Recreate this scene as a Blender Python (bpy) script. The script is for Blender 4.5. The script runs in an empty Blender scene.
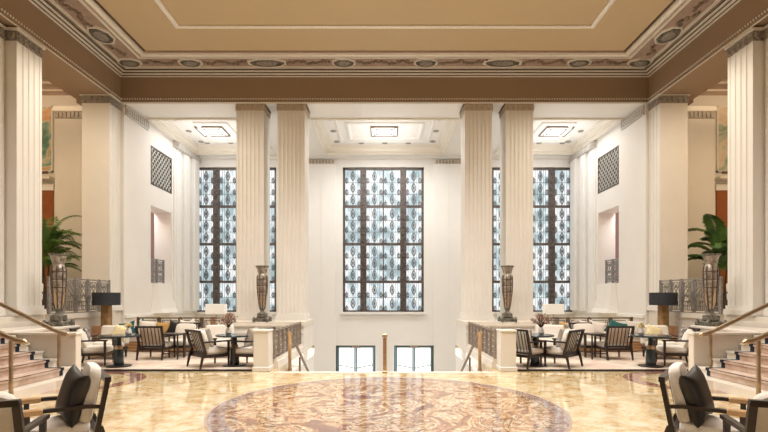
import bpy, bmesh, math, random
from mathutils import Vector, Matrix
random.seed(7)
SC = bpy.context.scene
COL = SC.collection
PI = math.pi
def R(a): return math.radians(a)

# ------------------------------------------------------------------ camera, world, lights, exposure
cd = bpy.data.cameras.new('camera'); cam = bpy.data.objects.new('camera', cd); COL.objects.link(cam)
cam.location = (0, 0, 1.5); cam.rotation_euler = (R(90), 0, 0)
cd.sensor_width = 36; cd.sensor_fit = 'HORIZONTAL'; cd.lens = 22.5; cd.shift_y = 81/768; cd.shift_x = -.8/768; cd.clip_start = .05; cd.clip_end = 300
SC.camera = cam
w = bpy.data.worlds.new('sky'); SC.world = w; w.use_nodes = True
w.node_tree.nodes['Background'].inputs[0].default_value = (.72, .84, 1, 1)
w.node_tree.nodes['Background'].inputs[1].default_value = 2.0
SC.view_settings.view_transform = 'Standard'; SC.view_settings.look = 'None'
SC.view_settings.gamma = 1; SC.view_settings.use_curve_mapping = False
SC.view_settings.exposure = 0.1

def area(name, loc, sx, sy, power, col, rot=(0, 0, 0), spread=180):
    l = bpy.data.lights.new(name, 'AREA'); l.shape = 'RECTANGLE'; l.size = sx; l.size_y = sy
    l.energy = power; l.color = col; l.spread = R(spread)
    o = bpy.data.objects.new(name, l); COL.objects.link(o); o.location = loc; o.rotation_euler = rot
    return o
WARM = (1, .86, .68); NEUT = (1, .965, .93); DAY = (.86, .93, 1)
area('hall_light', (0, 8.0, 7.9), 8, 3.2, 700, (1, .94, .87), spread=132)
area('hall_light', (0, 1.0, 7.9), 8, 4.0, 90, (1, .93, .84), spread=100)  # unseen fill, added to light the foreground chairs and floor
for s in (-1, 0, 1):
    area('bay_light', (s*6.0, 17.0, 7.15), 2.2, 2.4, 72 if s else 68, NEUT)
    area('bay_fill_uplight', (s*6.0, 17.0, 6.3), 1.6, 2.0, 22, NEUT, (PI, 0, 0))  # unseen uplight in mid-air, added to brighten the coffers
for s in (-1, 1):
    area('gallery_light', (s*10.6, 11.0, 7.3), 2.0, 5.0, 170, (1, .72, .44))
    area('gallery_cove_light', (s*11.0, 14.7, 7.5), 3.0, .3, 9, (1, .70, .42), (R(115), 0, 0))
    area('niche_fill_light', (s*8.5, 16.4, 4.9), .5, .5, 30, NEUT)  # unseen fill inside the opening, added to lighten its dark jamb
    area('lounge_light', (s*5.6, 11.5, 6.9), 2.5, 2.0, 130, (1, .9, .75))
area('landing_light', (0, 16.5, 7.1), 3, 2, 150, NEUT)

# ------------------------------------------------------------------ materials
def mat(name, col, rough=.5, metal=0, spec=.5, noise=0, nscale=8, bump=0, col2=None, emit=None, estr=0, coat=0):
    m = bpy.data.materials.new(name); m.use_nodes = True
    nt = m.node_tree; b = nt.nodes['Principled BSDF']
    b.inputs['Base Color'].default_value = (*col, 1)
    b.inputs['Roughness'].default_value = rough; b.inputs['Metallic'].default_value = metal
    b.inputs['Specular IOR Level'].default_value = spec; b.inputs['Coat Weight'].default_value = coat
    if emit: b.inputs['Emission Color'].default_value = (*emit, 1); b.inputs['Emission Strength'].default_value = estr
    tc = nt.nodes.new('ShaderNodeTexCoord'); n = nt.nodes.new('ShaderNodeTexNoise')
    n.inputs['Scale'].default_value = nscale; n.inputs['Detail'].default_value = 5
    nt.links.new(tc.outputs['Object'], n.inputs['Vector'])
    c2 = col2 or tuple(c*(1-noise) for c in col)
    mx = nt.nodes.new('ShaderNodeMix'); mx.data_type = 'RGBA'
    mr = nt.nodes.new('ShaderNodeMapRange'); mr.inputs[1].default_value = .35; mr.inputs[2].default_value = .65
    nt.links.new(n.outputs['Fac'], mr.inputs[0]); nt.links.new(mr.outputs[0], mx.inputs[0])
    mx.inputs[6].default_value = (*col, 1); mx.inputs[7].default_value = (*c2, 1)
    nt.links.new(mx.outputs[2], b.inputs['Base Color'])
    if bump:
        bp = nt.nodes.new('ShaderNodeBump'); bp.inputs['Strength'].default_value = bump; bp.inputs['Distance'].default_value = .01
        nt.links.new(n.outputs['Fac'], bp.inputs['Height']); nt.links.new(bp.outputs[0], b.inputs['Normal'])
    return m
def ramp(nt, stops, interp='LINEAR'):
    r = nt.nodes.new('ShaderNodeValToRGB'); r.color_ramp.interpolation = interp
    e = r.color_ramp.elements
    while len(e) < len(stops): e.new(.5)
    for i, (p, c) in enumerate(stops): e[i].position = p; e[i].color = (*c, 1)
    return r
M = {}
M['cream'] = mat('cream_plaster', (.81, .785, .74), .55, noise=.04, nscale=1.5)
M['wall'] = mat('wall_plaster', (.83, .805, .765), .6, noise=.03, nscale=1.2)
M['white'] = mat('bay_white_plaster', (.86, .85, .825), .55, noise=.02, nscale=2)
M['tan'] = mat('tan_ceiling_paint', (.585, .45, .275), .7, noise=.03, nscale=.8)
M['brown'] = mat('brown_beam_paint', (.34, .235, .15), .65, noise=.05, nscale=1)
M['rose'] = mat('rose_frieze_paint', (.42, .31, .25), .6, noise=.15, nscale=6)
M['silver'] = mat('silver_leaf', (.92, .88, .80), .35, metal=.15, noise=.12, nscale=30)
M['darksilver'] = mat('aged_silver_relief', (.46, .42, .38), .45, metal=.35, noise=.5, nscale=25)
M['orn'] = mat('dark_ornament', (.13, .095, .07), .6, noise=.5, nscale=14, col2=(.30, .22, .17))
M['medal'] = mat('green_bronze_ornament', (.08, .08, .068), .45, metal=.3, noise=.4, nscale=16, col2=(.24, .22, .18))
M['capstone'] = mat('capital_stone', (.56, .47, .37), .55, noise=.2, nscale=14)
M['darkiron'] = mat('dark_scroll_iron', (.30, .28, .26), .4, metal=.3, noise=.3, nscale=20)
M['line'] = mat('dark_line_paint', (.10, .06, .035), .6)
M['iron'] = mat('silvered_iron', (.72, .69, .65), .4, metal=.3, noise=.3, nscale=30)
M['bronze'] = mat('bronze_iron', (.27, .19, .14), .4, metal=.6, noise=.4, nscale=20)
M['railsilver'] = mat('gallery_rail_silver', (.40, .37, .34), .35, metal=.5, noise=.4, nscale=20)
M['urnbody'] = mat('urn_bronze', (.22, .18, .145), .35, metal=.5, noise=.5, nscale=12, col2=(.52, .47, .42))
M['balbronze'] = mat('brown_silver_baluster', (.40, .33, .27), .4, metal=.5, noise=.4, nscale=20)
M['capital_light'] = mat('light_silver_relief', (.64, .61, .57), .45, metal=.2, noise=.2, nscale=25)
M['doorjamb'] = mat('dark_door_jamb', (.07, .10, .095), .4, metal=.3)
M['winframe'] = mat('window_bronze', (.075, .065, .062), .45, metal=.2, noise=.5, nscale=9, col2=(.16, .13, .115))
M['winiron'] = mat('window_iron_motif', (.20, .23, .25), .5, metal=.1, noise=.3, nscale=30)
M['brass'] = mat('brass', (.55, .43, .29), .3, metal=.8, noise=.25, nscale=12)
M['orangebrass'] = mat('warm_brass', (.60, .43, .27), .3, metal=.7, noise=.2, nscale=12)
M['darkwood'] = mat('dark_wood', (.035, .022, .018), .35, noise=.4, nscale=30)
M['tanwood'] = mat('tan_leather_wrap', (.62, .38, .18), .5, noise=.2, nscale=20)
M['oak'] = mat('warm_wood', (.50, .27, .14), .5, noise=.3, nscale=12)
M['redwood'] = mat('russet_panel', (.33, .095, .018), .5, noise=.15, nscale=3)
M['fabric'] = mat('cream_fabric', (.86, .81, .74), .9, noise=.08, nscale=60, bump=.2)
M['pink'] = mat('blush_fabric', (.80, .64, .53), .9, noise=.1, nscale=60, bump=.2)
M['grey'] = mat('grey_woven_fabric', (.52, .48, .43), .9, noise=.35, nscale=50, bump=.2)
M['teal'] = mat('teal_velvet', (.015, .13, .13), .7, noise=.3, nscale=20)
M['charcoal'] = mat('charcoal_satin', (.014, .012, .013), .42, noise=.3, nscale=6)
M['mustard'] = mat('mustard_fabric', (.60, .36, .12), .85, noise=.2, nscale=30)
M['navy'] = mat('navy_top', (.03, .05, .06), .15, noise=.2, nscale=10)
M['shadeblack'] = mat('black_lamp_shade', (.03, .035, .045), .7, noise=.2, nscale=30)
M['shadewhite'] = mat('white_lamp_shade', (.9, .88, .84), .8, emit=(1, .95, .88), estr=.15)
M['lampbody'] = mat('bronze_lamp_body', (.42, .26, .12), .35, metal=.6, noise=.35, nscale=9)
M['black'] = mat('black_edge', (.015, .014, .014), .4)
M['navytrim'] = mat('navy_carpet_border', (.02, .028, .05), .9, noise=.3, nscale=40)
M['pot'] = mat('dark_planter', (.05, .04, .035), .4)
M['leaf'] = mat('palm_leaf', (.035, .115, .02), .4, noise=.5, nscale=3, col2=(.13, .25, .04))
M['leaf2'] = mat('dark_leaf', (.03, .10, .025), .4, noise=.5, nscale=3, col2=(.10, .22, .04))
M['stem'] = mat('palm_stem', (.09, .07, .03), .7, noise=.3, nscale=10)
M['stone'] = mat('pale_stone', (.80, .745, .66), .3, noise=.06, nscale=3)
M['doorgreen'] = mat('verdigris_door_frame', (.20, .31, .30), .4, metal=.3, noise=.3, nscale=12)
M['floral'] = mat('dried_flowers', (.28, .16, .10), .8, noise=.4, nscale=30, col2=(.46, .30, .26))
M['flowerwhite'] = mat('white_petals', (.88, .84, .78), .7, noise=.15, nscale=30, col2=(.80, .62, .12))

def m_carpet(name, a, b, c, sc):
    m = mat(name, a, .95, noise=.2, nscale=sc, col2=b, bump=.4)
    nt = m.node_tree; bs = nt.nodes['Principled BSDF']
    tc = nt.nodes.new('ShaderNodeTexCoord'); n = nt.nodes.new('ShaderNodeTexNoise'); n.inputs['Scale'].default_value = sc*.35
    n.inputs['Distortion'].default_value = 2
    nt.links.new(tc.outputs['Object'], n.inputs['Vector'])
    r = ramp(nt, [(.45, (0, 0, 0)), (.6, (1, 1, 1))]); nt.links.new(n.outputs['Fac'], r.inputs[0])
    mx = nt.nodes.new('ShaderNodeMix'); mx.data_type = 'RGBA'
    old = bs.inputs['Base Color'].links[0].from_socket
    nt.links.new(r.outputs[0], mx.inputs[0]); nt.links.new(old, mx.inputs[6]); mx.inputs[7].default_value = (*c, 1)
    nt.links.new(mx.outputs[2], bs.inputs['Base Color'])
    return m
M['runner'] = m_carpet('stair_runner', (.55, .40, .31), (.48, .34, .26), (.62, .49, .41), 6)
M['rug'] = m_carpet('lounge_rug', (.72, .64, .54), (.66, .57, .48), (.62, .48, .40), 3)
M['pattern'] = m_carpet('patterned_fabric', (.06, .05, .05), (.10, .08, .07), (.6, .55, .5), 34)

def m_floor():
    m = bpy.data.materials.new('honey_marble'); m.use_nodes = True; nt = m.node_tree; L = nt.links; b = nt.nodes['Principled BSDF']
    tc = nt.nodes.new('ShaderNodeTexCoord')
    n = nt.nodes.new('ShaderNodeTexNoise'); n.inputs['Scale'].default_value = 3.4; n.inputs['Detail'].default_value = 12; n.inputs['Roughness'].default_value = .85; n.inputs['Distortion'].default_value = .3
    L.new(tc.outputs['Object'], n.inputs['Vector'])
    r = ramp(nt, [(.36, (.40, .23, .10)), (.44, (.62, .42, .19)), (.50, (.74, .58, .33)), (.57, (.80, .71, .53))]); L.new(n.outputs['Fac'], r.inputs[0])
    n2 = nt.nodes.new('ShaderNodeTexNoise'); n2.inputs['Scale'].default_value = 3.2; n2.inputs['Detail'].default_value = 7; n2.inputs['Roughness'].default_value = .8
    mp = nt.nodes.new('ShaderNodeMapping'); mp.inputs['Scale'].default_value = (.8, 2.2, 1); L.new(tc.outputs['Object'], mp.inputs[0]); L.new(mp.outputs[0], n2.inputs['Vector'])
    r2 = ramp(nt, [(.59, (0, 0, 0)), (.64, (1, 1, 1))]); L.new(n2.outputs['Fac'], r2.inputs[0])
    mx = nt.nodes.new('ShaderNodeMix'); mx.data_type = 'RGBA'; mx.inputs[7].default_value = (.42, .20, .10, 1)
    L.new(r2.outputs[0], mx.inputs[0]); L.new(r.outputs[0], mx.inputs[6])
    L.new(mx.outputs[2], b.inputs['Base Color'])
    b.inputs['Roughness'].default_value = .10; b.inputs['Coat Weight'].default_value = .5; b.inputs['Coat Roughness'].default_value = .05; b.inputs['Specular IOR Level'].default_value = .7
    return m
def m_mosaic(name, stops, sc, rough=.12, cells=True, dist=2.5):
    m = bpy.data.materials.new(name); m.use_nodes = True; nt = m.node_tree; L = nt.links; b = nt.nodes['Principled BSDF']
    tc = nt.nodes.new('ShaderNodeTexCoord')
    nz = nt.nodes.new('ShaderNodeTexNoise'); nz.inputs['Scale'].default_value = sc; nz.inputs['Detail'].default_value = 3; nz.inputs['Distortion'].default_value = dist
    L.new(tc.outputs['Object'], nz.inputs['Vector'])
    r = ramp(nt, stops); L.new(nz.outputs['Fac'], r.inputs[0])
    # flowing dark-line figures: contour bands of a second field
    n2 = nt.nodes.new('ShaderNodeTexNoise'); n2.inputs['Scale'].default_value = sc*.8; n2.inputs['Detail'].default_value = 1.5; n2.inputs['Distortion'].default_value = 1.2
    L.new(tc.outputs['Object'], n2.inputs['Vector'])
    mu = nt.nodes.new('ShaderNodeMath'); mu.operation = 'MULTIPLY'; mu.inputs[1].default_value = 20; L.new(n2.outputs['Fac'], mu.inputs[0])
    pp = nt.nodes.new('ShaderNodeMath'); pp.operation = 'PINGPONG'; pp.inputs[1].default_value = .5; L.new(mu.outputs[0], pp.inputs[0])
    rl = ramp(nt, [(.03, (1, 1, 1)), (.11, (0, 0, 0))]); L.new(pp.outputs[0], rl.inputs[0])
    mx = nt.nodes.new('ShaderNodeMix'); mx.data_type = 'RGBA'; mx.inputs[7].default_value = (.22, .10, .06, 1)
    ml = nt.nodes.new('ShaderNodeMath'); ml.operation = 'MULTIPLY'; ml.inputs[1].default_value = .9; L.new(rl.outputs[0], ml.inputs[0])
    L.new(ml.outputs[0], mx.inputs[0]); L.new(r.outputs[0], mx.inputs[6])
    vo = nt.nodes.new('ShaderNodeTexVoronoi'); vo.inputs['Scale'].default_value = 28; L.new(tc.outputs['Object'], vo.inputs['Vector'])
    hs = nt.nodes.new('ShaderNodeHueSaturation'); hs.inputs['Saturation'].default_value = 1
    mr = nt.nodes.new('ShaderNodeMapRange'); mr.inputs[3].default_value = .55; mr.inputs[4].default_value = 1.25
    L.new(vo.outputs['Color'], mr.inputs[0]); L.new(mr.outputs[0], hs.inputs['Value']); L.new(mx.outputs[2], hs.inputs['Color'])
    L.new(hs.outputs[0], b.inputs['Base Color'])
    b.inputs['Roughness'].default_value = rough; b.inputs['Specular IOR Level'].default_value = .7; b.inputs['Coat Weight'].default_value = .6; b.inputs['Coat Roughness'].default_value = .05
    return m
M['floor'] = m_floor()
M['mosaic'] = m_mosaic('mosaic_field', [(.34, (.22, .09, .06)), (.41, (.42, .20, .10)), (.46, (.62, .42, .23)), (.53, (.72, .60, .42)), (.58, (.40, .20, .12)), (.63, (.58, .34, .15)), (.70, (.66, .55, .40))], 1.5)
M['mosaicband'] = m_mosaic('mosaic_band', [(.38, (.28, .18, .15)), (.5, (.58, .46, .37)), (.62, (.40, .24, .19))], 7, dist=1)
def m_glass():
    m = bpy.data.materials.new('etched_backlit_glass'); m.use_nodes = True; nt = m.node_tree; L = nt.links; b = nt.nodes['Principled BSDF']
    tc = nt.nodes.new('ShaderNodeTexCoord')
    mp = nt.nodes.new('ShaderNodeMapping'); mp.inputs['Scale'].default_value = (1.3, 1, 1.1); L.new(tc.outputs['Object'], mp.inputs[0])
    n = nt.nodes.new('ShaderNodeTexNoise'); n.inputs['Scale'].default_value = 1.5; n.inputs['Detail'].default_value = 3; L.new(mp.outputs[0], n.inputs['Vector'])
    r = ramp(nt, [(.34, (.40, .50, .53)), (.44, (.58, .69, .73)), (.52, (.84, .91, .94)), (.60, (1, 1, 1))]); L.new(n.outputs['Fac'], r.inputs[0])
    L.new(r.outputs[0], b.inputs['Emission Color']); b.inputs['Emission Strength'].default_value = .92
    b.inputs['Base Color'].default_value = (.10, .14, .16, 1); b.inputs['Roughness'].default_value = .2
    return m
M['pane'] = m_glass()
M['lightpanel'] = mat('lit_panel', (.9, .9, .9), .5, emit=(1, .97, .92), estr=1.1)
M['doorglass'] = mat('bright_door_glass', (.8, .8, .8), .1, emit=(1, .985, .96), estr=1.15)
def m_mural(name, seed, stops):
    m = bpy.data.materials.new(name); m.use_nodes = True; nt = m.node_tree; L = nt.links; b = nt.nodes['Principled BSDF']
    tc = nt.nodes.new('ShaderNodeTexCoord'); mp = nt.nodes.new('ShaderNodeMapping'); mp.inputs['Location'].default_value = (seed, seed, seed)
    L.new(tc.outputs['Object'], mp.inputs[0])
    n = nt.nodes.new('ShaderNodeTexNoise'); n.inputs['Scale'].default_value = 1.6; n.inputs['Distortion'].default_value = 1.5; n.inputs['Detail'].default_value = 3
    L.new(mp.outputs[0], n.inputs['Vector']); r = ramp(nt, stops); L.new(n.outputs['Fac'], r.inputs[0]); L.new(r.outputs[0], b.inputs['Base Color'])
    b.inputs['Roughness'].default_value = .7
    return m
M['mural'] = m_mural('painted_foliage_left', 3.1, [(.36, (.12, .26, .20)), (.45, (.32, .46, .38)), (.53, (.66, .60, .45)), (.62, (.70, .36, .18)), (.66, (.50, .46, .34))])
M['mural2'] = m_mural('painted_foliage_right', 8.7, [(.36, (.24, .36, .27)), (.46, (.52, .55, .42)), (.56, (.72, .65, .50)), (.68, (.70, .52, .40))])

# ------------------------------------------------------------------ mesh builder
class MB:
    def __init__(s, T=None): s.v = []; s.f = []; s.T = T
    def _add(s, vs, fs):
        n = len(s.v); s.v += [tuple(s.T @ Vector(p)) if s.T else tuple(p) for p in vs]; s.f += [tuple(i+n for i in f) for f in fs]
    def box(s, x0, x1, y0, y1, z0, z1):
        if x0 > x1: x0, x1 = x1, x0
        vs = [(x, y, z) for z in (z0, z1) for y in (y0, y1) for x in (x0, x1)]
        s._add(vs, [(0, 2, 3, 1), (4, 5, 7, 6), (0, 1, 5, 4), (2, 6, 7, 3), (0, 4, 6, 2), (1, 3, 7, 5)]); return s
    def bevbox(s, x0, x1, y0, y1, z0, z1, b=.01):
        if x0 > x1: x0, x1 = x1, x0
        pr = [(x0+b, y0), (x1-b, y0), (x1, y0+b), (x1, y1-b), (x1-b, y1), (x0+b, y1), (x0, y1-b), (x0, y0+b)]
        cx, cy = (x0+x1)/2, (y0+y1)/2
        def sh(k): return [(cx+(x-cx)*(1-b*k/max(x1-cx, 1e-6)), cy+(y-cy)*(1-b*k/max(y1-cy, 1e-6))) for x, y in pr]
        s.loft([[(x, y, z0) for x, y in sh(1)], [(x, y, z0+b) for x, y in pr], [(x, y, z1-b) for x, y in pr], [(x, y, z1) for x, y in sh(1)]]); return s
    def loft(s, rings, closed=True, caps=True):
        n = len(rings[0]); vs = [p for r in rings for p in r]; fs = []
        for k in range(len(rings)-1):
            for i in range(n if closed else n-1):
                j = (i+1) % n; fs.append((k*n+i, k*n+j, (k+1)*n+j, (k+1)*n+i))
        if caps and closed: fs += [tuple(range(n-1, -1, -1)), tuple(range((len(rings)-1)*n, len(rings)*n))]
        s._add(vs, fs); return s
    def bar(s, p, q, a, b=None, up=(0, 0, 1)):
        b = b or a; p = Vector(p); q = Vector(q); d = (q-p).normalized(); u = Vector(up)
        if abs(d.dot(u)) > .98: u = Vector((0, 1, 0))
        x = d.cross(u).normalized(); y = x.cross(d).normalized()
        def ring(c): return [c+x*a/2*i+y*b/2*j for i, j in ((-1, -1), (1, -1), (1, 1), (-1, 1))]
        s.loft([ring(p), ring(q)]); return s
    def tube(s, pts, r, n=8, closed=False, caps=True):
        P = [Vector(p) for p in pts]; N = len(P); rings = []
        rs = r if isinstance(r, (list, tuple)) else [r]*N
        u = None
        for i in range(N):
            d = (P[(i+1) % N]-P[i-1]) if closed else (P[min(i+1, N-1)]-P[max(i-1, 0)])
            d = d.normalized() if d.length > 1e-9 else Vector((0, 0, 1))
            if u is None: u = d.orthogonal().normalized()
            u = (u-d*u.dot(d)); u = u.normalized() if u.length > 1e-6 else d.orthogonal().normalized()
            w_ = d.cross(u); rings.append([P[i]+(u*math.cos(2*PI*k/n)+w_*math.sin(2*PI*k/n))*rs[i] for k in range(n)])
        if closed: rings.append(rings[0])
        s.loft(rings, caps=caps and not closed); return s
    def lathe(s, prof, c=(0, 0, 0), n=20, flute=0, nf=0):
        rings = []
        for r, z in prof:
            rings.append([(c[0]+r*(1-flute*(k % 2))*math.cos(2*PI*k/n), c[1]+r*(1-flute*(k % 2))*math.sin(2*PI*k/n), c[2]+z) for k in range(n)])
        s.loft(rings); return s
    def prism(s, poly, z0, z1):
        s.loft([[(x, y, z0) for x, y in poly], [(x, y, z1) for x, y in poly]]); return s
    def pillow(s, c, w_, h, t, ax=(1, 0, 0), up=(0, 0, 1), pinch=.12, n=12):
        ax = Vector(ax).normalized(); up = Vector(up).normalized(); nr = ax.cross(up).normalized(); c = Vector(c)
        for sg in (1, -1):
            vs = []; fs = []
            for j in range(n+1):
                for i in range(n+1):
                    u = math.sin(PI/2*(-1+2*i/n)); v = math.sin(PI/2*(-1+2*j/n))
                    th = ((1-u**4)*(1-v**4))**.5*t/2
                    pu = u*(1-pinch*(1-v*v)); pv = v*(1-pinch*(1-u*u))
                    vs.append(c+ax*pu*w_/2+up*pv*h/2+nr*th*sg)
            for j in range(n):
                for i in range(n):
                    a = j*(n+1)+i; q = (a, a+1, a+n+2, a+n+1); fs.append(q if sg < 0 else q[::-1])
            s._add(vs, fs)
        return s
    def cushion(s, x0, x1, y0, y1, z0, z1, r=.04, crown=.02):
        rings = []; cx, cy = (x0+x1)/2, (y0+y1)/2; hx, hy = (x1-x0)/2, (y1-y0)/2
        def ring(k, z):
            out = []
            for a in range(24):
                t = 2*PI*a/24; e = .35
                ct, st = math.cos(t), math.sin(t)
                out.append((cx+(hx-k)*math.copysign(abs(ct)**e, ct), cy+(hy-k)*math.copysign(abs(st)**e, st), z))
            return out
        rings = [ring(r, z0), ring(r*.3, z0+r*.3), ring(0, z0+r), ring(0, z1-r), ring(r*.3, z1-r*.3), ring(r, z1), ring(min(hx, hy)*.5, z1+crown), ring(min(hx, hy)*.95, z1+crown*1.2)]
        s.loft(rings); return s
    def build(s, name, m, parent=None, smooth=False):
        me = bpy.data.meshes.new(name); me.from_pydata(s.v, [], s.f)
        bm = bmesh.new(); bm.from_mesh(me); bmesh.ops.remove_doubles(bm, verts=bm.verts, dist=1e-5)
        bmesh.ops.recalc_face_normals(bm, faces=bm.faces); bm.to_mesh(me); bm.free()
        me.materials.append(M[m] if isinstance(m, str) else m)
        if smooth:
            me.shade_smooth()
            try: me.set_sharp_from_angle(angle=R(38))
            except Exception: pass
        o = bpy.data.objects.new(name, me); COL.objects.link(o)
        if parent: o.parent = parent
        return o
def empty(name, loc=(0, 0, 0), rz=0):
    o = bpy.data.objects.new(name, None); COL.objects.link(o); o.location = loc; o.rotation_euler = (0, 0, rz); o.empty_display_size = .1; return o
def tag(o, label, cat, group=None, kind=None):
    o['label'] = label; o['category'] = cat
    if group: o['group'] = group
    if kind: o['kind'] = kind
    return o
def struct(name, mb, m, parent=None, smooth=False):
    o = mb.build(name, m, parent, smooth)
    if not parent: o['kind'] = 'structure'
    return o
def copy_tree(o, parent=None):
    c = o.copy(); COL.objects.link(c)
    if parent: c.parent = parent; c.matrix_parent_inverse = o.matrix_parent_inverse
    for ch in list(o.children): copy_tree(ch, c)
    return c
def side(s): return 'left' if s < 0 else 'right'
SIDES = (-1, 1)

# ------------------------------------------------------------------ room shell
XW, YB, ZS, XG, YG, ZG = 7.64, 19.4, 7.2, 13.2, 15.6, 1.1   # side wall of bay, back wall, soffit, gallery outer wall, gallery end, gallery floor
SX, SY0, SY1 = 2.2, 9.62, 19.4                               # stair opening
f = MB()
f.box(-7.75, 7.75, -6, SY0, -.3, 0); f.box(-7.75, -SX, SY0, 14.95, -.3, 0); f.box(SX, 7.75, SY0, 14.95, -.3, 0); f.box(-7.75, -4.5, 14.95, YB, -.3, 0); f.box(4.5, 7.75, 14.95, YB, -.3, 0)
struct('floor', f, 'floor')
struct('trim_1', MB().box(-SX, SX, SY0-.16, SY0+.004, -.02, .006), 'stone')
# stairwell and descending steps
m = MB()
for k in range(17):
    m.box(-SX, SX, SY0+.05+k*.3, SY0+.36+k*.3, -3.2, -.155*(k+1))
stair = m.build('entrance_staircase', 'stone'); tag(stair, 'wide pale stone staircase descending from the floor edge to the doors', 'staircase')
struct('trim_2', MB().box(-4.6, 4.6, 14.73, YB, -3.0, -2.72), 'stone')
for s in SIDES:
    m = MB(); m.box(s*(SX+.01), s*(SX+.25), SY0+.02, 14.94, -3.0, -.3); m.box(s*(SX+.25), s*4.75, 14.74, 14.94, -3.0, -.3); m.box(s*4.52, s*4.75, 14.94, YB, -3.0, -.3)
    struct('wall_stairwell_'+side(s), m, 'white')
# back wall with three window openings, two door openings
WX = [-6.03, -.06, 5.97]; WH = 1.64; WZ0, WZ1 = .90, 6.75
def back_wall():
    m = MB(); t = .5; y0, y1 = YB, YB+t
    xs = [-8.2]
    for x in WX: xs += [x-WH, x+WH]
    xs += [8.2]
    for i in range(0, len(xs), 2): m.box(xs[i], xs[i+1], y0, y1, 0 if abs(xs[i]+xs[i+1]) > 9 else WZ0, 8.2)
    for x in WX: m.box(x-WH, x+WH, y0, y1, WZ1, 8.2)
    for x in (WX[0], WX[2]): m.box(x-WH, x+WH, y0, y1, 0, WZ0)
    m.box(-4.33, -1.98, y0, y1, 0, WZ0); m.box(1.98, 4.33, y0, y1, 0, WZ0)
    # above doors and between
    m.box(-1.98, 1.98, y0, y1, -.46, WZ0); m.box(-.36, .36, y0, y1, -3, -.46); m.box(-4.33, -1.98, y0, y1, -3, 0); m.box(1.98, 4.33, y0, y1, -3, 0)
    return m
struct('wall_back', back_wall(), 'white')
for nm, m_ in (('sill', 0),):
    pass
# windows
def make_window(n, cx):
    fr = MB(); y = YB+.14
    fw = .09
    fr.box(cx-WH, cx+WH, y-.06, y+.06, WZ1-fw, WZ1); fr.box(cx-WH, cx+WH, y-.06, y+.06, WZ0, WZ0+.06)
    fr.box(cx-WH, cx-WH+fw, y-.06, y+.06, WZ0, WZ1); fr.box(cx+WH-fw, cx+WH, y-.06, y+.06, WZ0, WZ1)
    zb = [WZ1-.045-1.53*k for k in range(4)]
    for z in zb[1:]: fr.box(cx-WH, cx+WH, y-.055, y+.055, z-.05, z+.05)
    w_ = struct('window_%d' % n, fr, 'winframe')
    for sx in (-1, 1):
        mu = MB(); x = cx+sx*.81
        mu.box(x-.125, x+.125, y-.09, y+.07, WZ0, WZ1)
        k = 0; z = WZ0+.2
        while z < WZ1-.1:
            mu.box(x-.07, x+.07, y-.115, y-.09, z-.09, z+.09); mu.box(x-.03, x+.03, y-.13, y-.115, z-.05, z+.05); z += .3
        mu.build('mullion', 'winframe', w_)
    MB().box(cx-.025, cx+.025, y-.05, y+.05, WZ0, WZ1).build('glazing_bar', 'winframe', w_)
    MB().box(cx-WH+.02, cx+WH-.02, y+.02, y+.035, WZ0+.02, WZ1-.02).build('glass', 'pane', w_)
    # iron motifs in front of the glass, as one pattern
    ir = MB(); yy = y-.005
    cols = [(cx-WH+.09, cx-.925), (cx-.695, cx-.025), (cx+.025, cx+.695), (cx+.925, cx+WH-.09)]
    rows = [(zb[k+1]+.05, zb[k]-.05) for k in range(3)]+[(WZ0+.06, zb[3]-.05)]
    for x0, x1 in cols:
        W = x1-x0
        for u in (.25, .5, .75):
            x = x0+W*u
            ir.box(x-.045, x-.035, yy-.01, yy+.01, WZ0+.05, WZ1-.08); ir.box(x+.035, x+.045, yy-.01, yy+.01, WZ0+.05, WZ1-.08)
        for z0, z1 in rows:
            H = z1-z0; nn = 3 if H > 1.3 else 2
            for j in range(nn):
                for c_, u in enumerate((.10, .5, .90)):
                    x = x0+W*u; z = z0+H*((j+(.5 if c_ == 1 else .12))/nn)
                    if z > z1-.05: continue
                    a, b = (.075, .17) if c_ == 1 else (.055, .09)
                    ring = [(x+a*math.cos(q*PI/5), yy, z+b*math.sin(q*PI/5)) for q in range(10)]
                    ir.tube(ring, .02, 4, closed=True)
                    ir.loft([[(x+a*.42*math.cos(q*PI/3), yy-.008, z+b*.5*math.sin(q*PI/3)) for q in range(6)], [(x+a*.42*math.cos(q*PI/3), yy+.008, z+b*.5*math.sin(q*PI/3)) for q in range(6)]])
                    ir.box(x-.014, x+.014, yy-.008, yy+.008, z-b-.06, z+b+.06)
                z = z0+H*(j+.98)/nn-.02
                if j < nn-1: ir.box(x0, x1, yy-.006, yy+.006, z-.008, z+.008)
    ir.build('iron_tracery', 'winiron', w_)
    MB().box(cx-WH-.08, cx+WH+.08, YB-.12, YB+.08, WZ0-.09, WZ0).build('window_sill', 'white', w_)
    return w_
for i, x in enumerate(WX): make_window(i+1, x)
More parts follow.
